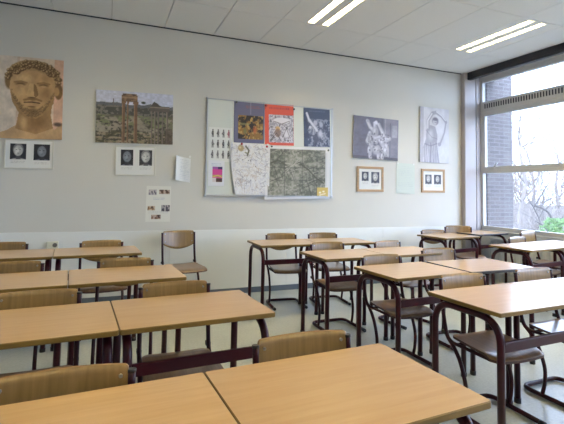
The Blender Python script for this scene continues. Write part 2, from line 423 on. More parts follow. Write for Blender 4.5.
# ------------------------------------------------------------------ desks
W, D, T = .70, .50, .76
def rounded_slab(mb, w, d, z0, z1, r, seg=5, bev=.003):
    def ring(inset, z):
        pts = []
        for cx, cy, a0 in ((w / 2 - r, d / 2 - r, 0), (-w / 2 + r, d / 2 - r, PI / 2), (-w / 2 + r, -d / 2 + r, PI), (w / 2 - r, -d / 2 + r, 1.5 * PI)):
            for k in range(seg + 1):
                a = a0 + PI / 2 * k / seg; pts.append((cx + (r - inset) * math.cos(a), cy + (r - inset) * math.sin(a), z))
        return pts
    R_ = [ring(bev, z0), ring(0, z0 + bev), ring(0, z1 - bev), ring(bev, z1)]
    n = len(R_[0]); o = sum(R_, [])
    fs = [(k * n + j, k * n + (j + 1) % n, (k + 1) * n + (j + 1) % n, (k + 1) * n + j) for k in range(3) for j in range(n)]
    mb.add(o, fs, 1)
    b0 = len(mb.v) - 4 * n
    mb.f.append(tuple(b0 + 3 * n + j for j in range(n))); mb.mi.append(0); mb.sm.append(False)
    mb.f.append(tuple(b0 + j for j in range(n))[::-1]); mb.mi.append(1); mb.sm.append(False)
def make_desk(edge):
    r = empty('school_desk', (0, 0, 0), 0, 'x', 'desk', 'single school desks')
    s = MB(); rounded_slab(s, W - .001, D, T - .022, T, .011)
    s.build('desk_top', [M['top'], edge], r)
    for sx in (-1, 1):
        x = sx * (W / 2 - .038)
        f = MB(); f.tube(fillet([(x, -D / 2 + .03, .012), (x, -D / 2 + .03, .712), (x, D / 2 - .03, .712), (x, D / 2 - .03, .012)], .13, 8), .019, 12)
        fr = f.build('side_frame', M['plum'], r)
        for sy in (-1, 1):
            c = MB(); c.tube([(x, sy * (D / 2 - .03), 0), (x, sy * (D / 2 - .03), .03)], .0215, 12); c.build('foot_cap', M['black'], fr)
            q = MB(); q.box(x - .012, x + .012, sy * .12 - .02, sy * .12 + .02, .725, .7385); q.build('mounting_bracket', M['black'], fr)
    c = MB(); c.box(-W / 2 + .055, W / 2 - .055, -D / 2 + .02, -D / 2 + .04, .555, .607, bev=.004); c.build('crossbar', M['plum'], r)
    for sy in (-1, 1):
        c = MB(); c.box(-W / 2 + .05, W / 2 - .05, sy * .12 - .012, sy * .12 + .012, .718, .7385, bev=.003); c.build('under_rail', M['plum'], r)
    return r
deskA = make_desk(M['edge']); deskB = make_desk(M['edge_dark']); used = {}
def place_desk(key, nl, th, label, dark=False):
    src = deskB if dark else deskA
    o = src if not used.get(src.name) else copy_tree(src); used[src.name] = 1
    a = math.radians(th); c, s = math.cos(a), math.sin(a)
    o.location = (nl[0] + c * W / 2 - s * D / 2, nl[1] + s * W / 2 + c * D / 2, 0); o.rotation_euler = (0, 0, a)
    o['label'] = label; used[key] = 1
def pair(a_nl, th):  # neighbour to the left of a desk
    a = math.radians(th); return (a_nl[0] - (W + .001) * math.cos(a), a_nl[1] - (W + .001) * math.sin(a))
def pairR(a_nl, th):
    a = math.radians(th); return (a_nl[0] + (W + .001) * math.cos(a), a_nl[1] + (W + .001) * math.sin(a))
LROW = [((.340, .898), 3.56, 'front row'), ((.071, 1.897), 3.85, 'second row'), ((-.191, 2.834), 3.96, 'third row'), ((-.389, 3.979), 4.2, 'row by the back wall')]
for nl, th, rn in LROW:
    place_desk(rn, nl, th, 'beech-topped desk of the left block, %s, right one of its pair' % rn)
    place_desk(rn, pair(nl, th), th, 'beech-topped desk of the left block, %s, left one of its pair' % rn)
place_desk('M1a', (1.496, 4.25), -.4, 'desk nearest the back wall below the whiteboard, left one of its pair')
place_desk('M1b', pairR((1.496, 4.25), -.4), -.4, 'desk nearest the back wall below the marble group print, right one of its pair')
place_desk('M2a', (1.746, 3.295), 2.8, 'middle block desk, second row from the back wall, left one of its pair')
place_desk('M2b', pairR((1.746, 3.295), 2.8), 2.8, 'middle block desk, second row from the back wall, right one of its pair')
place_desk('M3a', (1.836, 2.44), 4.3, 'middle block desk left of the black-edged one, third row from the back wall')
place_desk('M3b', (2.548, 2.492), 0., 'middle block desk with black edge, set slightly askew beside its neighbour', True)
place_desk('M4a', (1.811, 1.592), 2.7, 'frontmost middle block desk with a chair seat showing below it')
place_desk('M4b', pairR((1.811, 1.592), 2.7), 2.7, 'frontmost middle block desk cut off by the right edge of the photo')
place_desk('R1a', (4.106, 4.43), 8.5, 'desk in the back corner by the grey column, left one of its pair')
place_desk('R1b', (4.985, 4.72), 8.5, 'black-edged desk in the back corner against the windowsill', True)
place_desk('R2a', (4.178, 3.27), 8.6, 'daylit desk by the window in front of the back corner pair, left one')
place_desk('R2b', pairR((4.178, 3.27), 8.6), 8.6, 'daylit desk by the window, cut off at the right edge of the photo')

# ------------------------------------------------------------------ chairs (origin on the floor under the legs, front towards -y)
CW = .187
def side_path(s):
    x = s * CW
    up = [(x, .183, .786), (x, .17, .66), (x, .15, .54), (x, .135, .475)]
    lo = [(x, .135, .475), (x, .115, .435), (x, .07, .395), (x, .015, .32), (x, -.025, .20), (x, -.022, .10), (x, -.005, .025)]
    return catmull(up, 4)[:-1] + catmull(lo, 5)
def yb(z):
    if z > .66: return .17 + (z - .66) / .14 * .015
    return .15 + (z - .54) / .12 * .02
def make_chair():
    r = empty('school_chair', (0, 0, 0), 0, 'x', 'chair', 'school chairs')
    for s in (-1, 1):
        f = MB(); f.tube(side_path(s), .0125, 10); fr = f.build('side_frame', M['plum2'], r)
        c = MB(); c.tube([(s * CW, .183, .780), (s * CW, .184, .790)], .0138, 10); c.build('top_cap', M['black'], fr)
        c = MB(); c.box(s * CW - .013, s * CW + .013, .125, .165, .45, .475, bev=.004); c.build('bracket', M['black'], fr)
        c = MB(); c.tube(fillet([(s * CW, .13, .45), (s * CW * .98, .09, .415), (s * CW * .95, -.21, .412)], .03, 4), .011, 8); c.build('seat_rail', M['plum2'], r)
    for y in (.06, -.19):
        c = MB(); c.tube([(-CW * .95, y, .409), (CW * .95, y, .409)], .010, 8); c.build('seat_cross_tube', M['plum2'], r)
    fl = MB(); fl.tube(fillet([(-CW, -.225, .018), (-CW, .145, .018), (CW, .145, .018), (CW, -.225, .018)], .07, 6), .0135, 8, flat=1.15)
    rn = fl.build('floor_runner', M['plum2'], r)
    for s in (-1, 1):
        c = MB(); c.tube([(s * CW, -.215, .018), (s * CW, -.25, .017)], .0165, 8); c.build('end_cap', M['black'], rn)
        c = MB(); c.box(s * CW - .008, s * CW + .008, -.18, .08, .0, .006); c.build('glide_strip', M['glide'], rn)
    # backrest
    us = [math.sin(PI / 2 * (k / 14)) for k in range(-14, 15)]; w = .179; rc = .013; nv = 9
    def corner(x, rc):
        e = abs(x) - (w - rc)
        return 0 if e <= 0 else rc - math.sqrt(max(0, rc * rc - e * e))
    V = []; nu = len(us)
    for side in (0, 1):
        for j in range(nv):
            for u in us:
                x = w * u
                top = .806 + .004 * (1 - u * u) - corner(x, rc); bot = .656 - .052 * (1 - abs(u) ** 2.0) + corner(x, .014)
                z = bot + (top - bot) * j / (nv - 1)
                V.append((x, yb(z) - .007 + 1 * .016 * (1 - u * u) + side * .011, z))
    F = []; MI = []
    off = nu * nv
    for j in range(nv - 1):
        for i in range(nu - 1):
            a = j * nu + i; F.append((a, a + 1, a + nu + 1, a + nu)); MI.append(0)
            F.append((off + a, off + a + nu, off + a + nu + 1, off + a + 1)); MI.append(0)
    per = list(range(nu)) + [j * nu + nu - 1 for j in range(1, nv)] + [(nv - 1) * nu + i for i in range(nu - 2, -1, -1)] + [j * nu for j in range(nv - 2, 0, -1)]
    for k in range(len(per)):
        a, b_ = per[k], per[(k + 1) % len(per)]; F.append((b_, a, off + a, off + b_)); MI.append(1)
    m = MB(); m.v = V; m.f = F; m.mi = MI; m.sm = [x == 0 for x in MI]
    bk = m.build('backrest', [M['veneer'], M['ply_edge']], r)
    for s in (-1, 1):
        for z in (.775, .69):
            c = MB(); y = yb(z) - .008 + .016 * (1 - (.93) ** 2); c.tube([(s * .156, y + .006, z), (s * .156, y - .003, z)], .006, 10); c.build('screw', M['screw'], bk)
    # seat
    ws = .198; V = []; nv = 13; rcs = .05
    for side in (0, 1):
        for j in range(nv):
            t = j / (nv - 1)
            for u in us:
                wf = ws * (.90 + .10 * t); x = wf * u
                e = abs(x) - (wf - rcs); cc = 0 if e <= 0 else rcs - math.sqrt(max(0, rcs * rcs - e * e))
                yk = .115 - cc; yf = -.265 - .012 * (1 - u * u) + cc
                y = yk + (yf - yk) * t
                z = .437 + .006 * (abs(u) ** 2) + .010 * (1 - t) ** 2 - .018 * max(0, (t - .75) / .25) ** 2
                V.append((x, y, z - side * .014))
    F = []; MI = []; off = nu * nv
    for j in range(nv - 1):
        for i in range(nu - 1):
            a = j * nu + i; F.append((a, a + nu, a + nu + 1, a + 1)); MI.append(0)
            F.append((off + a, off + a + 1, off + a + nu + 1, off + a + nu)); MI.append(1)
    per = list(range(nu)) + [j * nu + nu - 1 for j in range(1, nv)] + [(nv - 1) * nu + i for i in range(nu - 2, -1, -1)] + [j * nu for j in range(nv - 2, 0, -1)]
    for k in range(len(per)):
        a, b_ = per[k], per[(k + 1) % len(per)]; F.append((a, b_, off + b_, off + a)); MI.append(1)
    m = MB(); m.v = V; m.f = F; m.mi = MI; m.sm = [x == 0 for x in MI]
    m.build('seat', [M['seatwood'], M['seat_edge']], r)
    return r
chair0 = make_chair()
def place_chair(x, ytop, yaw, label, s=1.0):
    """x, ytop: where the top of the backrest stands"""
    o = chair0 if 'c' not in used else copy_tree(chair0); used['c'] = 1
    a = math.radians(yaw); o.scale = (s,) * 3
    o.location = (x + math.sin(a) * .185 * s, ytop - math.cos(a) * .185 * s, 0); o.rotation_euler = (0, 0, a); o['label'] = label
CH = [
 (.70, 1.49, 0, 'wooden chair behind the right front-row desk of the left block'),
 (-.095, 1.42, 0, 'wooden chair behind the left front-row desk, its backrest cut by the left photo edge'),
 (.38, 2.52, 1, 'wooden chair in the left block behind the right desk of the second row'),
 (-.30, 2.50, 3, 'wooden chair in the left block behind the left desk of the second row'),
 (.15, 3.45, -2, 'wooden chair in the left block behind the right desk of the third row'),
 (-.59, 3.47, 3, 'wooden chair in the left block behind the left desk of the third row'),
 (-.03, 4.61, 6, 'wooden chair by the back wall directly below the ruins print, behind a desk'),
 (-.86, 4.62, 5, 'wooden chair by the back wall cut off by the left edge of the photo'),
 (.80, 5.22, 10, 'free-standing wooden chair against the back wall with its whole backrest and seat showing'),
 (2.00, 4.95, -5, 'wooden chair at the back wall below the whiteboard, left one of its pair'),
 (2.56, 4.93, -6, 'wooden chair at the back wall below the map, right one of its pair'),
 (2.15, 4.03, 0, 'middle block wooden chair, second row from the back wall, at the left desk'),
 (2.87, 3.99, 10, 'middle block wooden chair, second row from the back wall, at the right desk'),
 (2.19, 3.13, 1, 'middle block wooden chair behind the desk left of the black-edged one'),
 (3.01, 3.36, -3, 'wooden chair in the middle block behind the black-edged desk'),
 (2.22, 2.25, 0, 'wooden chair tucked under the front desk of the middle block, its seat showing below'),
 (2.92, 2.28, 2, 'wooden chair behind the cut-off front desk, its shiny seat at the right photo edge'),
 (4.43, 5.05, -9, 'wooden chair in the back corner below the wooden portrait frame, further from the column'),
 (4.95, 5.10, -20, 'wooden chair in the back corner standing beside the grey column'),
 (4.87, 4.02, 12, 'wooden chair behind the daylit window desks, lower and further left of two'),
 (5.29, 4.20, 14, 'wooden chair nearest the windowsill, the higher of two behind the daylit desks'),
]
for i, c in enumerate(CH): place_chair(*c, s={8: 1.03, 18: 1.06, 20: 1.06}.get(i, 1.0))

# ------------------------------------------------------------------ pictures
def fbm(U, V, sc_, seed, octv=4):
    rng = np.random.RandomState(seed); out = np.zeros_like(U); amp = 1; tot = 0
    for o in range(octv):
        n = 64; G = rng.rand(n, n); x = (U * sc_ * 2 ** o) % (n - 1); y = (V * sc_ * 2 ** o) % (n - 1)
        x0 = x.astype(int); y0 = y.astype(int); fx = x - x0; fy = y - y0; fx = fx * fx * (3 - 2 * fx); fy = fy * fy * (3 - 2 * fy)
        a = G[y0, x0] * (1 - fx) + G[y0, x0 + 1] * fx; b = G[y0 + 1, x0] * (1 - fx) + G[y0 + 1, x0 + 1] * fx
        out += amp * (a * (1 - fy) + b * fy); tot += amp; amp *= .55
    return out / tot
class Pic:
    """small painter: u to the right, v up, both 0..1; colours are the print's own inks"""
    def __init__(s, w, h, n, bg):
        s.w, s.h = w, h; s.nx = max(8, int(n)); s.ny = max(8, int(n * h / w))
        s.U, s.V = np.meshgrid(np.linspace(0, 1, s.nx + 1), np.linspace(0, 1, s.ny + 1)); s.C = np.zeros(s.U.shape + (3,)); s.C[:] = bg; s.A = h / w
    def put(s, m, c):
        m = np.clip(m, 0, 1)[..., None]; s.C = s.C * (1 - m) + np.array(c, float) * m if not isinstance(c, np.ndarray) else s.C * (1 - m) + c * m
    def ell(s, u, v, ru, rv, c, rot=0, soft=.12, a=1):
        x = s.U - u; y = (s.V - v) * s.A; cr, sr = math.cos(rot), math.sin(rot)
        d = np.sqrt(((x * cr + y * sr) / ru) ** 2 + ((-x * sr + y * cr) / (rv * s.A)) ** 2)
        s.put(np.clip((1 - d) / soft, 0, 1) * a, c)
    def rect(s, u0, u1, v0, v1, c, a=1):
        s.put(((s.U >= u0) & (s.U <= u1) & (s.V >= v0) & (s.V <= v1)) * float(a), c)
    def line(s, pts, wd, c, a=1):
        best = np.full(s.U.shape, 9.)
        for (x0, y0), (x1, y1) in zip(pts[:-1], pts[1:]):
            px, py = s.U - x0, (s.V - y0) * s.A; dx, dy = x1 - x0, (y1 - y0) * s.A; L2 = dx * dx + dy * dy + 1e-9
            t = np.clip((px * dx + py * dy) / L2, 0, 1); best = np.minimum(best, np.hypot(px - t * dx, py - t * dy))
        s.put(np.clip((wd - best) / (wd * .4) , 0, 1) * a, c)
    def poly(s, pts, c, a=1):
        ins = np.zeros(s.U.shape, bool); n = len(pts)
        for i in range(n):
            x0, y0 = pts[i]; x1, y1 = pts[(i + 1) % n]
            if y0 == y1: continue
            cnd = ((y0 > s.V) != (y1 > s.V)) & (s.U < (x1 - x0) * (s.V - y0) / (y1 - y0) + x0); ins ^= cnd
        s.put(ins * float(a), c)
    def mul(s, k): s.C = np.clip(s.C * k[..., None], 0, 255)
    def mesh(s, name, m, parent, shape=None, y=-.0, curl=0):
        X = (s.U - .5) * s.w; Z = (s.V - .5) * s.h; Y = np.full_like(X, y)
        if shape is not None: X, Y, Z = shape(s.U, s.V, X, Y, Z)
        vs = np.stack([X, Y, Z], -1).reshape(-1, 3); nx = s.nx + 1
        fs = [(j * nx + i, j * nx + i + 1, (j + 1) * nx + i + 1, (j + 1) * nx + i) for j in range(s.ny) for i in range(s.nx)]
        me = bpy.data.meshes.new(name); me.from_pydata(vs.tolist(), [], fs); me.materials.append(m)
        at = me.color_attributes.new('print', 'FLOAT_COLOR', 'POINT')
        c = np.clip(s.C.reshape(-1, 3) / 255, 0, 1); lin = np.where(c <= .04045, c / 12.92, ((c + .055) / 1.055) ** 2.4)
        at.data.foreach_set('color', np.concatenate([lin, np.ones((len(lin), 1))], 1).astype('f').ravel())
        me.update(); o = bpy.data.objects.new(name, me); COL.objects.link(o)
        if parent: o.parent = parent
        return o
def hang(name, cx, cz, rot, label, cat, y=YB, group=None):
    o = empty(name, (cx, y, cz), 0, label, cat, group); o.rotation_euler = (0, math.radians(-rot), 0); return o
def slab(mb, w, h, y0, y1, bev=.002): return mb.box(-w / 2, w / 2, y0, y1, -h / 2, h / 2, bev=bev)

def text_lines(p, u0, u1, v0, v1, n, c, seed, a=.6, wd=.25):
    rnd = random.Random(seed)
    for i in range(n):
        v = v1 - (v1 - v0) * (i + .5) / n; u = u0
        while u < u1 - .02:
            l = rnd.uniform(.02, .08); l = min(l, u1 - u); hh = (v1 - v0) / n * wd
            p.rect(u, u + l, v - hh, v + hh, c, a * rnd.uniform(.5, 1)); u += l + .018

def head(p, u, v, s, light, mid, dark, A=1.0, hair=None, seed=1, body=True):
    """a generic carved head and shoulders, s = half face height in v units"""
    r = s * .72 * A
    if body: p.ell(u, v - s * 2.35, r * 2.6, s * 1.1, mid, soft=.15); p.rect(u - r * .5, u + r * .55, v - s * 1.7, v - s * .6, dark, .8)
    p.ell(u, v + s * .18, r * 1.18, s * 1.12, hair or dark, soft=.1); p.ell(u, v - s * .05, r, s, mid, soft=.12)
    p.ell(u - r * .3, v - s * .1, r * .45, s * .7, light, soft=.5, a=.7)
    p.ell(u + r * .02, v - s * .08, r * .12, s * .3, light, soft=.5, a=.8)
    for k in (-1, 1): p.ell(u + k * r * .38, v + s * .12, r * .22, s * .09, dark, soft=.5, a=.85)
    p.ell(u, v - s * .48, r * .3, s * .07, dark, soft=.5, a=.8)

# --- large colour print of a stone head (a plain generic carved head)
def pic_bust():
    w, h = .655, .908; p = Pic(w, h, 124, (196, 178, 158))
    p.rect(0, .30, 0, 1, (188, 176, 162)); p.rect(.30, .34, 0, 1, (170, 150, 132), .6); p.rect(.86, 1, 0, 1, (186, 146, 124), .8)
    st = np.array((164, 132, 92.)); n = fbm(p.U, p.V, 9, 3); n2 = fbm(p.U, p.V, 26, 5)
    # shoulders and neck
    p.poly([(0, .0), (0, .045), (.18, .10), (.34, .18), (.78, .19), (.88, .12), (1, .22), (1, 0)], (170, 140, 104))
    p.poly([(.30, .12), (.34, .30), (.34, .46), (.84, .46), (.82, .30), (.86, .14), (.6, .06)], (146, 114, 76))
    p.ell(.60, .22, .20, .13, (112, 84, 52), soft=.7, a=.7); p.ell(.42, .2, .07, .12, (176, 146, 106), soft=.7, a=.7)
    p.ell(.93, .19, .09, .035, (58, 44, 36), soft=.6, a=.85)
    # hair mass
    p.ell(.56, .76, .41, .215, (146, 120, 82), rot=-.1, soft=.06); p.ell(.2, .70, .08, .12, (112, 86, 54), soft=.3); p.ell(.93, .60, .07, .11, (104, 78, 50), soft=.2)
    # face
    p.poly([(.22, .78), (.20, .62), (.24, .46), (.33, .33), (.44, .27), (.60, .26), (.74, .32), (.85, .46), (.88, .62), (.86, .76), (.6, .84), (.36, .84)], tuple(st))
    p.ell(.90, .60, .05, .065, (158, 124, 84), soft=.3)
    # beard along jaw
    p.poly([(.21, .60), (.25, .44), (.34, .32), (.44, .26), (.60, .25), (.74, .31), (.86, .45), (.87, .58), (.78, .46), (.70, .38), (.56, .35), (.42, .37), (.32, .45), (.27, .52)], (142, 112, 74))
    p.ell(.55, .34, .12, .05, (108, 82, 50), soft=.7, a=.8)
    # planes of the face
    p.ell(.40, .74, .18, .07, (186, 156, 114), soft=.7, a=.8); p.ell(.36, .56, .09, .08, (184, 152, 110), soft=.8, a=.8)
    p.ell(.74, .57, .11, .14, (132, 102, 66), soft=.8, a=.8); p.ell(.74, .75, .12, .07, (140, 110, 74), soft=.8, a=.7)
    for cx in (.36, .70):
        p.ell(cx, .665, .10, .030, (92, 68, 42), soft=.6, a=.9); p.ell(cx, .650, .065, .018, (168, 138, 98), soft=.5, a=.9); p.line([(cx - .09, .685), (cx, .70), (cx + .09, .685)], .018, (118, 90, 56), .8)
    p.poly([(.49, .68), (.56, .68), (.60, .54), (.57, .515), (.47, .515), (.45, .54)], (176, 144, 102)); p.poly([(.55, .68), (.59, .66), (.63, .54), (.59, .51), (.56, .53)], (110, 82, 50), .8)
    p.ell(.53, .505, .08, .014, (78, 56, 34), soft=.6, a=.9)
    p.line([(.42, .475), (.5, .49), (.54, .482), (.6, .49), (.67, .472)], .022, (118, 90, 56), .9)
    p.line([(.42, .445), (.53, .452), (.65, .443)], .012, (66, 46, 28), .95); p.ell(.53, .42, .09, .016, (168, 134, 96), soft=.5, a=.9); p.ell(.53, .395, .08, .014, (96, 70, 42), soft=.6, a=.8)
    # curls of hair and beard
    rnd = random.Random(4)
    def curl(u, v, r, k=1.0):
        p.ell(u, v, r * 1.25, r * .85, (84, 62, 38), soft=.5, a=.8 * k, rot=rnd.uniform(0, 3)); p.ell(u - r * .25, v + r * .22, r * .8, r * .5, (190, 162, 120), soft=.8, a=.85 * k, rot=rnd.uniform(0, 3)); p.ell(u + r * .1, v - r * .05, r * .25, r * .18, (96, 72, 46), soft=.6, a=.7 * k)
    for i in range(260):
        a = rnd.uniform(-.25, PI + .15); rr = rnd.uniform(.60, 1.0); u = .55 + .41 * rr * math.cos(a); v = .745 + .215 * rr * math.sin(a)
        if v < .795 - .12 * max(0, abs(u - .54) - .22) and .22 < u < .87: continue
        if v < .70 and abs(u - .54) < .36: continue
        curl(u, v, rnd.uniform(.020, .032))
    for i in range(170):
        t = rnd.random(); e = abs(t - .5) * 2; u = .23 + t * .63; v = .265 + .27 * e ** 1.8 + rnd.uniform(0, .075) * (1.2 - .4 * e)
        if abs(u - .53) < .11 and v > .385: continue
        curl(u, v, rnd.uniform(.012, .019), .6)
    p.mul(.96 + .30 * n); p.mul(.94 + .12 * n2); return p
def canvas(name, p, cx, cz, rot, label, depth=.022, y=YB):
    r = hang(name, cx, cz, rot, label, 'picture', y)
    b = MB(); slab(b, p.w, p.h, -depth, -.001, bev=.002); b.build('canvas_body', M['canvas_side'], r)
    q = Pic.mesh(p, 'printed_face', M['print'], r, y=-depth - .0006); return r
p = pic_bust(); canvas('canvas_print', p, -.845, 2.293, 1.6, 'large colour canvas print of a bearded curly-haired stone head')
# wall tilt per item taken from the fit
def pic_ruins():
    w, h = .877, .62; p = Pic(w, h, 156, (196, 200, 220)); U, V = p.U, p.V
    n = fbm(U, V, 8, 11); n2 = fbm(U, V, 30, 12, 3); n3 = fbm(U, V * 2, 14, 13)
    hill = .70 + .08 * fbm(U, V * 0, 7, 14) - .04
    p.put((V < hill + .06).astype(float), (92, 96, 104)); p.put((V < hill) * 1., (66, 68, 66))
    p.put(((V < hill) & (n2 > .55)) * .7, (128, 122, 118)); p.put((V < .54) * 1., (104, 102, 90))
    p.put(((V < .54) & (n3 > .55)) * .8, (112, 120, 84)); p.put(((V < .56) & (n2 < .46)) * .6, (74, 72, 64)); p.put(((V < .5) & (n > .56)) * .8, (150, 142, 132)); p.put(((V < .46) & (n2 < .42)) * .8, (52, 50, 42))
    p.poly([(.42, .52), (.52, .54), (.72, .2), (.6, .12)], (146, 140, 130), .7); p.put(((V < .2) & (n2 > .5)) * .7, (140, 122, 104)); p.put(((V < .24) & (n3 < .45)) * .8, (60, 58, 40))
    for u, wd, top in ((.345, .020, .80), (.40, .010, .8), (.50, .022, .79)):
        p.rect(u - wd, u + wd, 0.02, top, (104, 78, 62)); p.rect(u - wd, u - wd * .3, .02, top, (142, 112, 88)); p.rect(u - wd * 1.5, u + wd * 1.5, top - .03, top + .02, (120, 92, 72))
    p.rect(.315, .525, .80, .93, (96, 74, 60)); p.rect(.315, .525, .87, .90, (140, 116, 96)); p.rect(.33, .51, .93, .96, (74, 60, 52)); p.put(((V > .8) & (V < .96) & (U > .315) & (U < .525) & (n2 > .55)) * .6, (150, 124, 100))
    for u in (.71, .755, .80, .86, .92): p.rect(u - .011, u + .011, .0, .66, (96, 88, 84)); p.rect(u - .011, u - .003, .0, .66, (136, 126, 118))
    p.rect(.69, .95, .64, .74, (88, 82, 80)); p.rect(.69, .95, .71, .73, (134, 126, 118)); p.poly([(.70, .74), (.74, .84), (.79, .80), (.84, .74)], (74, 70, 70)); p.poly([(.88, 0), (.9, .3), (1, .32), (1, 0)], (74, 66, 60), .7)
    p.ell(.60, .80, .035, .03, (50, 60, 46), soft=.4); p.rect(.21, .22, .7, .85, (100, 96, 100))
    p.mul(.88 + .24 * n2); return p
canvas('canvas_print', pic_ruins(), .271, 2.166, 1.6, 'wide colour canvas print of ruined columns under a pale sky')

def pic_group():
    w, h = .793, .626; p = Pic(w, h, 110, (112, 112, 132)); n = fbm(p.U, p.V, 6, 21); n2 = fbm(p.U, p.V, 22, 22)
    p.rect(.66, 1, 0, 1, (134, 134, 152)); p.rect(.69, .71, .1, 1, (168, 168, 184), .7); p.rect(.80, .82, .05, .9, (104, 104, 124)); p.rect(.86, .98, .55, .85, (170, 170, 186), .8); p.rect(0, 1, 0, .06, (90, 90, 108))
    L_, Md, Dk = (216, 216, 226), (176, 176, 190), (92, 92, 108)
    for a in ([(.30, .90), (.36, .76), (.46, .66)], [(.46, .86), (.48, .62), (.50, .4)], [(.55, .84), (.66, .60), (.72, .48), (.80, .52)], [(.36, .62), (.30, .42), (.40, .30)], [(.50, .5), (.64, .42), (.74, .34), (.76, .12)], [(.42, .3), (.36, .14), (.38, .04)], [(.54, .3), (.56, .04)], [(.66, .36), (.64, .04)], [(.34, .56), (.48, .5), (.62, .56)]):
        p.line(a, .048, Md); p.line([(x - .012, y + .01) for x, y in a], .022, L_, .8)
    for u, v, ru, rv in ((.48, .66, .085, .16), (.40, .44, .07, .14), (.64, .42, .08, .13), (.52, .22, .13, .14), (.72, .2, .07, .13), (.36, .2, .06, .14)):
        p.ell(u, v, ru, rv, Md, soft=.4); p.ell(u - .02, v + .03, ru * .5, rv * .6, L_, soft=.7)
    p.ell(.49, .88, .042, .06, L_, soft=.3); p.ell(.31, .90, .03, .04, Md, soft=.3); p.ell(.36, .58, .035, .045, Md, soft=.3); p.ell(.74, .47, .035, .045, Md, soft=.3)
    rnd = random.Random(5)
    for i in range(60): p.ell(rnd.uniform(.32, .78), rnd.uniform(.05, .62), rnd.uniform(.01, .03), rnd.uniform(.01, .04), Dk, rot=rnd.uniform(0, 3), soft=.6, a=.7)
    p.mul(.84 + .3 * n); p.mul(.94 + .12 * n2); return p
canvas('canvas_print', pic_group(), 3.688, 2.139, -1.0, 'grey-violet canvas print of a marble figure group hung beside the whiteboard')
def pic_figure():
    w, h = .573, .876; p = Pic(w, h, 90, (204, 204, 212)); n = fbm(p.U, p.V, 5, 31)
    p.rect(.0, .12, 0, 1, (176, 176, 188)); L_, Md, Dk = (216, 216, 224), (158, 158, 172), (104, 104, 122)
    p.poly([(.14, 0), (.12, .28), (.20, .42), (.22, .60), (.34, .68), (.52, .66), (.60, .5), (.58, .34), (.68, .0)], Md); p.ell(.36, .50, .13, .14, L_, soft=.8, a=.8); p.ell(.24, .14, .09, .2, L_, soft=.8, a=.6)
    p.line([(.28, .60), (.27, .76), (.42, .90), (.54, .92)], .062, Md); p.line([(.26, .62), (.26, .76), (.40, .89)], .026, L_)
    p.line([(.54, .92), (.74, .86), (.90, .76)], .052, Md); p.line([(.56, .935), (.74, .875), (.88, .79)], .020, L_); p.line([(.90, .77), (.84, .56), (.70, .36)], .034, Md, .9)
    p.ell(.52, .76, .13, .085, (128, 128, 144), soft=.3); p.ell(.50, .74, .085, .065, (188, 188, 200), soft=.4); p.ell(.52, .79, .11, .035, (96, 96, 114), soft=.5, a=.8); p.ell(.53, .735, .05, .01, Dk, soft=.5, a=.7)
    rnd = random.Random(6)
    for i in range(22):
        u = rnd.uniform(.16, .58); p.line([(u, rnd.uniform(.28, .38)), (u + rnd.uniform(-.05, .08), 0)], .012, rnd.choice((Dk, L_)), .4)
    p.line([(.16, .33), (.36, .30), (.58, .35)], .022, Dk, .5); p.line([(.2, .58), (.4, .46), (.58, .44)], .016, Dk, .4); p.ell(.67, .34, .06, .04, Md)
    p.mul(.9 + .2 * n); return p
canvas('canvas_print', pic_figure(), 4.787, 2.261, -.6, 'tall grey canvas print of a marble figure with an arm over its head')

# --- double portrait frames
def double_frame(cx, cz, rot, w, h, fm, fw, label, slots, seed, dark=(40, 40, 48), y=YB):
    r = hang('picture_frame', cx, cz, rot, label, 'picture frame', y)
    f = MB(); d = .016
    f.box(-w / 2, w / 2, -d, -.001, h / 2 - fw, h / 2, bev=.002); f.box(-w / 2, w / 2, -d, -.001, -h / 2, -h / 2 + fw, bev=.002)
    f.box(-w / 2, -w / 2 + fw, -d, -.001, -h / 2 + fw, h / 2 - fw, bev=.002); f.box(w / 2 - fw, w / 2, -d, -.001, -h / 2 + fw, h / 2 - fw, bev=.002)
    f.build('frame', fm, r)
    m_ = Pic(w - 2 * fw, h - 2 * fw, 60, (226, 226, 222))
    for k, (u0, u1, v0, v1) in enumerate(slots): text_lines(m_, u0 + .02, u1 - .02, v0 - .14, v0 - .05, 2, (150, 148, 146), seed + k, .5)
    mt = m_.mesh('mat_board', M['print'], r, y=-.007)
    for k, (u0, u1, v0, v1) in enumerate(slots):
        pw, ph = (u1 - u0) * (w - 2 * fw), (v1 - v0) * (h - 2 * fw); p = Pic(pw, ph, 34, dark)
        head(p, .5, .57, .36, (226, 226, 222), (178, 178, 176), (70, 70, 74), A=ph / pw, seed=seed + k, hair=(120, 120, 122) if (seed + k) % 2 else (60, 60, 64))
        if (seed + k) % 3 == 0: p.C *= np.array((.62, .66, .74))
        p.mul(.85 + .3 * fbm(p.U, p.V, 9, seed + k))
        o = p.mesh('portrait_photo', M['print'], r, y=-.0085); o.location = ((u0 + u1 - 1) / 2 * (w - 2 * fw), 0, (v0 + v1 - 1) / 2 * (h - 2 * fw))
double_frame(-.818, 1.672, 1.2, .475, .322, M['white_frame'], .012, 'white-framed pair of portrait photos below the big stone head print', [(.09, .43, .30, .88), (.59, .94, .28, .88)], 41)
double_frame(.296, 1.650, 1.4, .458, .352, M['white_frame'], .012, 'white-framed pair of portrait photos below the ruins print', [(.11, .43, .32, .90), (.59, .93, .32, .90)], 42)
double_frame(3.601, 1.527, .5, .462, .372, M['oak_frame'], .035, 'light wooden double portrait frame below the marble group print', [(.12, .42, .40, .86), (.54, .90, .30, .86)], 46, dark=(70, 74, 92))
double_frame(4.770, 1.535, .5, .462, .372, M['oak_frame'], .035, 'light wooden double portrait frame below the arm-raised figure print', [(.10, .42, .32, .82), (.54, .90, .32, .82)], 49, dark=(70, 74, 92))

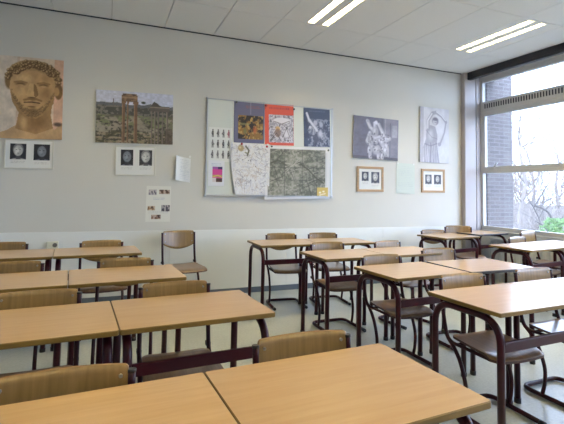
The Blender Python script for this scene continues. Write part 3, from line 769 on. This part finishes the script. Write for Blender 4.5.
# --- loose sheets
def sheet(cx, cz, rot, p, label, y=YB, shape=None, name='paper_sheet', m='print', cat='paper', th=.002):
    r = hang(name, cx, cz, rot, label, cat, y)
    o = p.mesh('printed_page', M[m], r, y=-th - .001, shape=shape)
    if shape is not None:
        for sx in (-1, 1):
            b = MB(); b.box(sx * p.w * .44 - .012, sx * p.w * .44 + .012, -th - .004, 0, p.h / 2 - .02, p.h / 2 + .008); b.build('adhesive_tape', M['paper'], r)
    if shape is None:
        b = MB(); b.box(-p.w / 2, p.w / 2, -th, 0, -p.h / 2, p.h / 2); b.build('backing_sheet', M['paper'], r)
    return r
p = Pic(.289, .432, 50, (221, 220, 212))
for u, v, uw, vh, c in ((.25, .82, .32, .15, (140, 136, 150)), (.73, .84, .44, .13, (110, 78, 58)), (.22, .38, .30, .13, (150, 112, 70)), (.80, .38, .32, .17, (80, 78, 90)), (.42, .13, .36, .12, (120, 80, 52))):
    p.rect(u - uw / 2, u + uw / 2, v - vh / 2, v + vh / 2, c); nn = fbm(p.U, p.V, 18, int(u * 100)); p.put(((abs(p.U - u) < uw / 2) & (abs(p.V - v) < vh / 2) & (nn > .55)) * .7, (210, 200, 190)); p.put(((abs(p.U - u) < uw / 2) & (abs(p.V - v) < vh / 2) & (nn < .42)) * .7, (50, 44, 46))
text_lines(p, .3, .75, .60, .68, 2, (90, 100, 160), 3, .5); text_lines(p, .12, .9, .22, .30, 2, (150, 150, 160), 4, .4)
sheet(.578, 1.138, 0, p, 'white sheet with five small colour photos low on the back wall')
def curlL(U, V, X, Y, Z): return X, Y - .03 * np.clip(1 - U / .6, 0, 1) ** 2 - .002, Z - .03 * U
p = Pic(.183, .30, 30, (226, 228, 228)); text_lines(p, .3, .9, .08, .92, 12, (170, 176, 190), 5, .4)
sheet(.858, 1.585, 0, p, 'small blank-looking white sheet hanging with a lifted edge left of the whiteboard', shape=curlL, th=.003)
p = Pic(.341, .466, 40, (200, 209, 201)); text_lines(p, .1, .9, .1, .92, 14, (180, 188, 190), 6, .4)
sheet(4.236, 1.556, -1, p, 'pale green paper sheet hanging between the two wooden portrait frames', shape=lambda U, V, X, Y, Z: (X, Y - .010 * (1 - V) * (U) - .001, Z), th=.003)

# --- whiteboard
BY = YB - .02
r = hang('whiteboard', 2.04, 1.880, .5, 'aluminium-framed whiteboard on the back wall, covered with posters', 'whiteboard')
bw, bh = 1.813, 1.25
MB().box(-bw / 2 + .01, bw / 2 - .01, -.018, -.002, -bh / 2 + .01, bh / 2 - .01).build('board_surface', M['board'], r)
f = MB(); e = .014
f.box(-bw / 2, bw / 2, -.024, -.002, bh / 2 - e, bh / 2, bev=.002); f.box(-bw / 2, bw / 2, -.024, -.002, -bh / 2, -bh / 2 + e, bev=.002)
f.box(-bw / 2, -bw / 2 + e, -.024, -.002, -bh / 2 + e, bh / 2 - e, bev=.002); f.box(bw / 2 - e, bw / 2, -.024, -.002, -bh / 2 + e, bh / 2 - e, bev=.002)
fo = f.build('board_frame', M['alu'], r)
MB().box(-bw / 2 + .1, bw / 2 - .1, -.05, -.02, -bh / 2 - .004, -bh / 2 + .006, bev=.002).build('pen_ledge', M['alu'], r)
for sx in (-1, 1):
    for sz in (-1, 1):
        c = MB(); c.box(sx * bw / 2 - .012, sx * bw / 2 + .012, -.028, -.002, sz * bh / 2 - .012, sz * bh / 2 + .012, bev=.004); c.build('corner_cap', M['alu'], r)

# poster: blue-violet with painting of a crowd (generic)
p = Pic(.422, .555, 62, (92, 94, 128)); n = fbm(p.U, p.V, 7, 51, 5); n2 = fbm(p.U, p.V, 20, 52)
text_lines(p, .38, .86, .83, .90, 2, (140, 84, 92), 8, .8, .35); p.rect(.52, .56, .68, 1, (140, 144, 170), .5)
mk = (p.U > .14) & (p.U < .96) & (p.V > .09) & (p.V < .66); p.put(mk * 1., (62, 48, 36)); p.put((mk & (n > .52)) * .8, (150, 112, 52)); p.put((mk & (n2 > .58)) * .7, (186, 160, 96)); p.put((mk & (n < .44)) * .8, (28, 26, 30)); p.rect(.14, .5, .42, .48, (140, 140, 90), .6)
p.ell(.68, .32, .09, .13, (176, 84, 44), soft=.7, a=.8); p.ell(.36, .28, .07, .1, (96, 110, 70), soft=.7, a=.7)
sheet(1.699, 2.225, .9, p, 'blue-violet poster with a dark painting, leftmost of the three posters at the board top', y=BY, name='poster', m='print_gloss', cat='poster')
# red poster with drawn comic-like sketch (generic)
p = Pic(.424, .565, 62, (206, 84, 66)); text_lines(p, .15, .85, .86, .93, 1, (150, 60, 80), 9, .7, .3); n2 = fbm(p.U, p.V, 16, 61)
mk = (p.U > .14) & (p.U < 1) & (p.V > .06) & (p.V < .74); p.put(mk * 1., (204, 202, 214)); p.put((mk & (n2 > .56)) * .8, (140, 138, 156)); p.put((mk & (n2 < .40)) * .8, (96, 92, 104))
p.ell(.58, .60, .34, .08, (222, 220, 228), soft=.2); p.line([(.3, .58), (.58, .52), (.86, .60)], .012, (90, 80, 90)); p.ell(.44, .40, .09, .07, (206, 168, 116), soft=.3); p.ell(.44, .30, .12, .12, (120, 96, 88), soft=.3, a=.8); p.ell(.74, .30, .12, .12, (214, 212, 222), soft=.3); p.line([(.62, .2), (.74, .42), (.86, .2)], .012, (70, 66, 80)); p.line([(.2, .12), (.4, .3), (.56, .1)], .012, (70, 60, 70)); p.rect(.14, 1, .05, .07, (206, 84, 66))
sheet(2.128, 2.225, 1.8, p, 'red poster with a pale line drawing, in the middle at the board top', y=BY, name='poster', m='print_gloss', cat='poster')
# navy poster with pale sculpture
p = Pic(.413, .545, 62, (62, 74, 104)); n = fbm(p.U, p.V, 7, 71, 5); n2 = fbm(p.U, p.V, 22, 72)
p.ell(.56, .36, .40, .32, (120, 124, 150), soft=.5, a=.9); p.put(((n2 > .5) & (p.V < .72) & (p.U > .15)) * .55, (196, 198, 216)); p.put(((n < .44) & (p.V < .7)) * .7, (50, 56, 84))
p.line([(.12, .86), (.2, .7), (.36, .56), (.5, .42)], .05, (206, 208, 224)); p.ell(.44, .62, .11, .10, (176, 178, 200), soft=.5); p.ell(.66, .58, .10, .10, (170, 172, 196), soft=.5); p.ell(.62, .34, .14, .14, (198, 198, 216), soft=.7); p.ell(.24, .50, .06, .05, (200, 202, 220), soft=.4); text_lines(p, .2, .8, .90, .95, 1, (130, 140, 170), 9, .6)
sheet(2.698, 2.228, 1.8, p, 'navy poster with pale intertwined figures, rightmost of the three at the board top', y=BY, name='poster', m='print_gloss', cat='poster')
# sheet with twelve small figures
p = Pic(.31, .44, 64, (222, 224, 222)); rnd = random.Random(8)
for j in range(3):
    for i in range(4):
        u = .17 + i * .225; v = .84 - j * .31; c = (rnd.randint(50, 110),) * 3 if (i, j) != (3, 0) else (150, 80, 96)
        p.ell(u, v + .085, .03, .022, c); p.ell(u, v, .05, .075, c, soft=.3); p.ell(u + rnd.uniform(-.03, .03), v - .02, .06, .03, c, soft=.5); p.line([(u - .02, v - .05), (u - .02, v - .12)], .018, c); p.line([(u + .025, v - .05), (u + .03, v - .12)], .018, c); p.ell(u + .01, v + .0, .018, .04, (190, 190, 190), soft=.6, a=.7)
sheet(1.318, 1.905, .5, p, 'white sheet with twelve small grey standing figures, on the board', y=BY, th=.003)
# sheet with pink picture
p = Pic(.21, .325, 44, (224, 226, 232)); text_lines(p, .2, .8, .78, .9, 2, (150, 156, 190), 2, .5)
p.rect(.26, .88, .16, .80 - .05, (206, 70, 150)); p.rect(.26, .60, .66, .75, (150, 90, 160)); p.rect(.60, .88, .66, .75, (60, 36, 96)); p.rect(.26, .88, .34, .44, (170, 150, 110)); p.rect(.26, .5, .16, .32, (214, 206, 206)); p.rect(.5, .88, .16, .30, (90, 58, 50)); p.line([(.3, .36), (.6, .42), (.86, .34)], .03, (226, 190, 90))
sheet(1.275, 1.535, .5, p, 'small white sheet with a bright pink picture, low left on the board', y=BY - .002, th=.003)
# big curling drawing
p = Pic(.55, .672, 94, (220, 222, 226)); rnd = random.Random(12); n2 = fbm(p.U, p.V, 24, 81, 3); p.put((n2 > .58) * .35, (176, 176, 196)); p.put((n2 < .38) * .3, (190, 180, 176))
for i in range(110):
    u, v = rnd.uniform(.06, .96), rnd.uniform(.04, .96); p.line([(u, v), (u + rnd.uniform(-.09, .09), v + rnd.uniform(-.07, .07)), (u + rnd.uniform(-.12, .12), v + rnd.uniform(-.08, .08))], .006, rnd.choice(((120, 120, 140), (150, 146, 150), (170, 150, 140))), .7)
p.ell(.26, .90, .085, .075, (168, 150, 116), soft=.3); p.ell(.24, .91, .035, .03, (200, 186, 150), soft=.5); p.line([(.38, .94), (.46, .86), (.42, .76)], .022, (90, 92, 80)); p.line([(.36, .82), (.44, .8)], .014, (120, 118, 90))
for u, v in ((.30, .67), (.44, .66), (.5, .66), (.62, .55)): p.ell(u, v, .014, .012, (60, 56, 70))
def curl2(U, V, X, Y, Z):
    k = np.clip(1 - V, 0, 1); left = .085 * k ** 2 + .012 * np.sin(V * PI) * 0
    return X + (1 - U) * left, Y - .022 * (k ** 2) * (1 - U) ** 2 - .006 * np.sin(V * PI), Z
sheet(1.722, 1.607, 0, p, 'large white sheet of fine line drawings with curled edge, on the board', y=BY - .008, shape=curl2, name='line_drawing', cat='drawing', th=.003)
# aerial map
p = Pic(.985, .715, 130, (226, 226, 228)); n = fbm(p.U, p.V, 9, 91, 5); n2 = fbm(p.U, p.V, 34, 92, 3)
mk = (p.U > .04) & (p.U < .925) & (p.V > .05) & (p.V < .95); p.put(mk * 1., (124, 128, 120)); p.put((mk & (n > .54)) * .8, (150, 152, 144)); p.put((mk & (n < .45)) * .8, (92, 98, 92)); p.put((mk & (n2 > .58)) * .5, (172, 172, 168)); p.put((mk & (n2 < .40)) * .4, (88, 92, 88))
def ml(pts, w_, c, a): 
    q = p.C.copy(); p.line(pts, w_, c, a); p.C = np.where(mk[..., None], p.C, q)
rnd = random.Random(14)
for i in range(40):
    u, v = rnd.uniform(.05, .9), rnd.uniform(.06, .94); a = rnd.choice((.35, .4, 1.9, 2.0, .9)); l = rnd.uniform(.05, .3); ml([(u, v), (u + l * math.cos(a), v + l * math.sin(a) * 1.3)], .006, rnd.choice(((176, 174, 172), (60, 62, 60), (140, 140, 136))), .7)
ml([(.04, .66), (.2, .74), (.34, .62), (.5, .7), (.66, .56), (.78, .4), (.9, .3)], .012, (74, 78, 70), .9)
for k in range(4): ml([(.30 - k * .0, .50 + k * .06), (.52, .78 - k * .05)], .006, (180, 178, 174), .8)
for u in (.29, .56, .79): ml([(u, .05), (u, .95)], .005, (70, 74, 76), .8)
for v in (.36, .60): ml([(.04, v), (.925, v)], .005, (70, 74, 76), .7)
p.rect(.80, .97, .04, .22, (206, 182, 104)); p.ell(.845, .12, .02, .02, (240, 236, 210)); p.ell(.90, .14, .02, .02, (240, 236, 210)); p.line([(.84, .07), (.93, .10)], .012, (236, 228, 190)); p.rect(.93, .96, .24, .9, (212, 214, 216))
def mapshape(U, V, X, Y, Z): return X + (1 - V) * .012 * (1 - U), Y - .008 * (1 - V), Z + .025 * (U - .5) * 1.0
sheet(2.415, 1.578, 0, p, 'large grey aerial map sheet with a yellow corner square hung over the board edge', y=BY - .004, shape=mapshape, name='aerial_map', cat='map', th=.004)
# magnets
for i, (x, z, m_, lb) in enumerate(((1.60, 1.93, 'pin_red', 'red round magnet holding the line drawing at its left'), (1.95, 1.915, 'pin_red', 'red round magnet between the violet poster and the line drawing'), (1.925, 2.47, 'pin_red', 'red round magnet at the top corner of the red poster'), (2.335, 2.455, 'pin_grey', 'grey round magnet at the right top corner of the red poster'), (2.02, 1.92, 'pin_grey', 'dark round magnet at the top left of the aerial map'), (2.88, 1.915, 'pin_grey', 'grey round magnet at the top right corner of the aerial map'), (1.515, 2.475, 'pin_grey', 'dark round magnet at the top left of the violet poster'))):
    b = MB(); b.tube([(0, 0, 0), (0, -.008, 0)], .016 if m_ == 'pin_red' else .014, 12); b.tube([(0, -.008, 0), (0, -.013, 0)], .014, 12, r1=.009)
    o = b.build('magnet', M[m_]); o.location = (x, BY - .010, z); tag(o, lb, 'magnet', 'round magnets on the whiteboard')
# socket
r = hang('wall_socket', -.526, .675, 0, 'small white double wall socket low on the back wall, seen just above the desks', 'socket', YB - .008)
b = MB(); b.box(-.075, .045, -.03, 0, -.04, .04, bev=.006); b.build('socket_housing', M['socket'], r)
b = MB(); b.tube([(.01, -.03, 0), (.01, -.033, 0)], .024, 14); b.build('socket_face', M['socket_dark'], r)
# ------------------------------------------------------------------ light
wd = bpy.data.worlds.new('sky'); sc.world = wd; wd.use_nodes = True
nt = wd.node_tree; bg = nt.nodes['Background']
tc = nt.nodes.new('ShaderNodeTexCoord'); sp = nt.nodes.new('ShaderNodeSeparateXYZ'); rp = nt.nodes.new('ShaderNodeValToRGB')
nt.links.new(tc.outputs['Generated'], sp.inputs[0]); nt.links.new(sp.outputs[2], rp.inputs[0]); nt.links.new(rp.outputs[0], bg.inputs[0])
rp.color_ramp.elements[0].color = (.60, .74, 1.0, 1); rp.color_ramp.elements[1].color = (.62, .74, 1.0, 1)
bg.inputs[1].default_value = 11.0
for i in range(4):   # light portals in the window openings (guide the sky light only)
    l = bpy.data.lights.new('window_portal', 'AREA'); l.shape = 'RECTANGLE'; l.size = 2.4; l.size_y = ys[i] - ys[i + 1]; l.cycles.is_portal = True
    o = bpy.data.objects.new('window_portal', l); COL.objects.link(o); o.location = (XR + .2, (ys[i] + ys[i + 1]) / 2, 2.05); o.rotation_euler = (0, PI / 2, 0)

# ------------------------------------------------------------------ camera
f, cy, pi_, ro, ya, ch = 430.581, 161.671, .064837, .022034, .382205, 1.343665
right = Vector((math.cos(ya), -math.sin(ya), 0)); fwd = Vector((math.sin(ya) * math.cos(pi_), math.cos(ya) * math.cos(pi_), math.sin(pi_)))
up = Vector((-math.sin(ya) * math.sin(pi_), -math.cos(ya) * math.sin(pi_), math.cos(pi_))); down = -up
U_ = right * math.cos(ro) - down * math.sin(ro); D_ = right * math.sin(ro) + down * math.cos(ro)
cam = bpy.data.cameras.new('camera'); co = bpy.data.objects.new('camera', cam); COL.objects.link(co)
mw = Matrix.Identity(4)
for i in range(3): mw[i][0] = U_[i]; mw[i][1] = -D_[i]; mw[i][2] = -fwd[i]
mw[0][3], mw[1][3], mw[2][3] = 0, 0, ch
co.matrix_world = mw
cam.sensor_width = 36; cam.sensor_fit = 'HORIZONTAL'; cam.lens = 36 * f / 564; cam.shift_y = -(212 - cy) / 564; cam.clip_start = .05; cam.clip_end = 300
sc.camera = co
sc.view_settings.view_transform = 'Standard'; sc.view_settings.look = 'None'; sc.view_settings.gamma = 1; sc.view_settings.exposure = 0.0
sc.view_settings.use_curve_mapping = False
sc.cycles.use_denoising = True; sc.cycles.max_bounces = 8; sc.cycles.diffuse_bounces = 5; sc.cycles.sample_clamp_indirect = 6
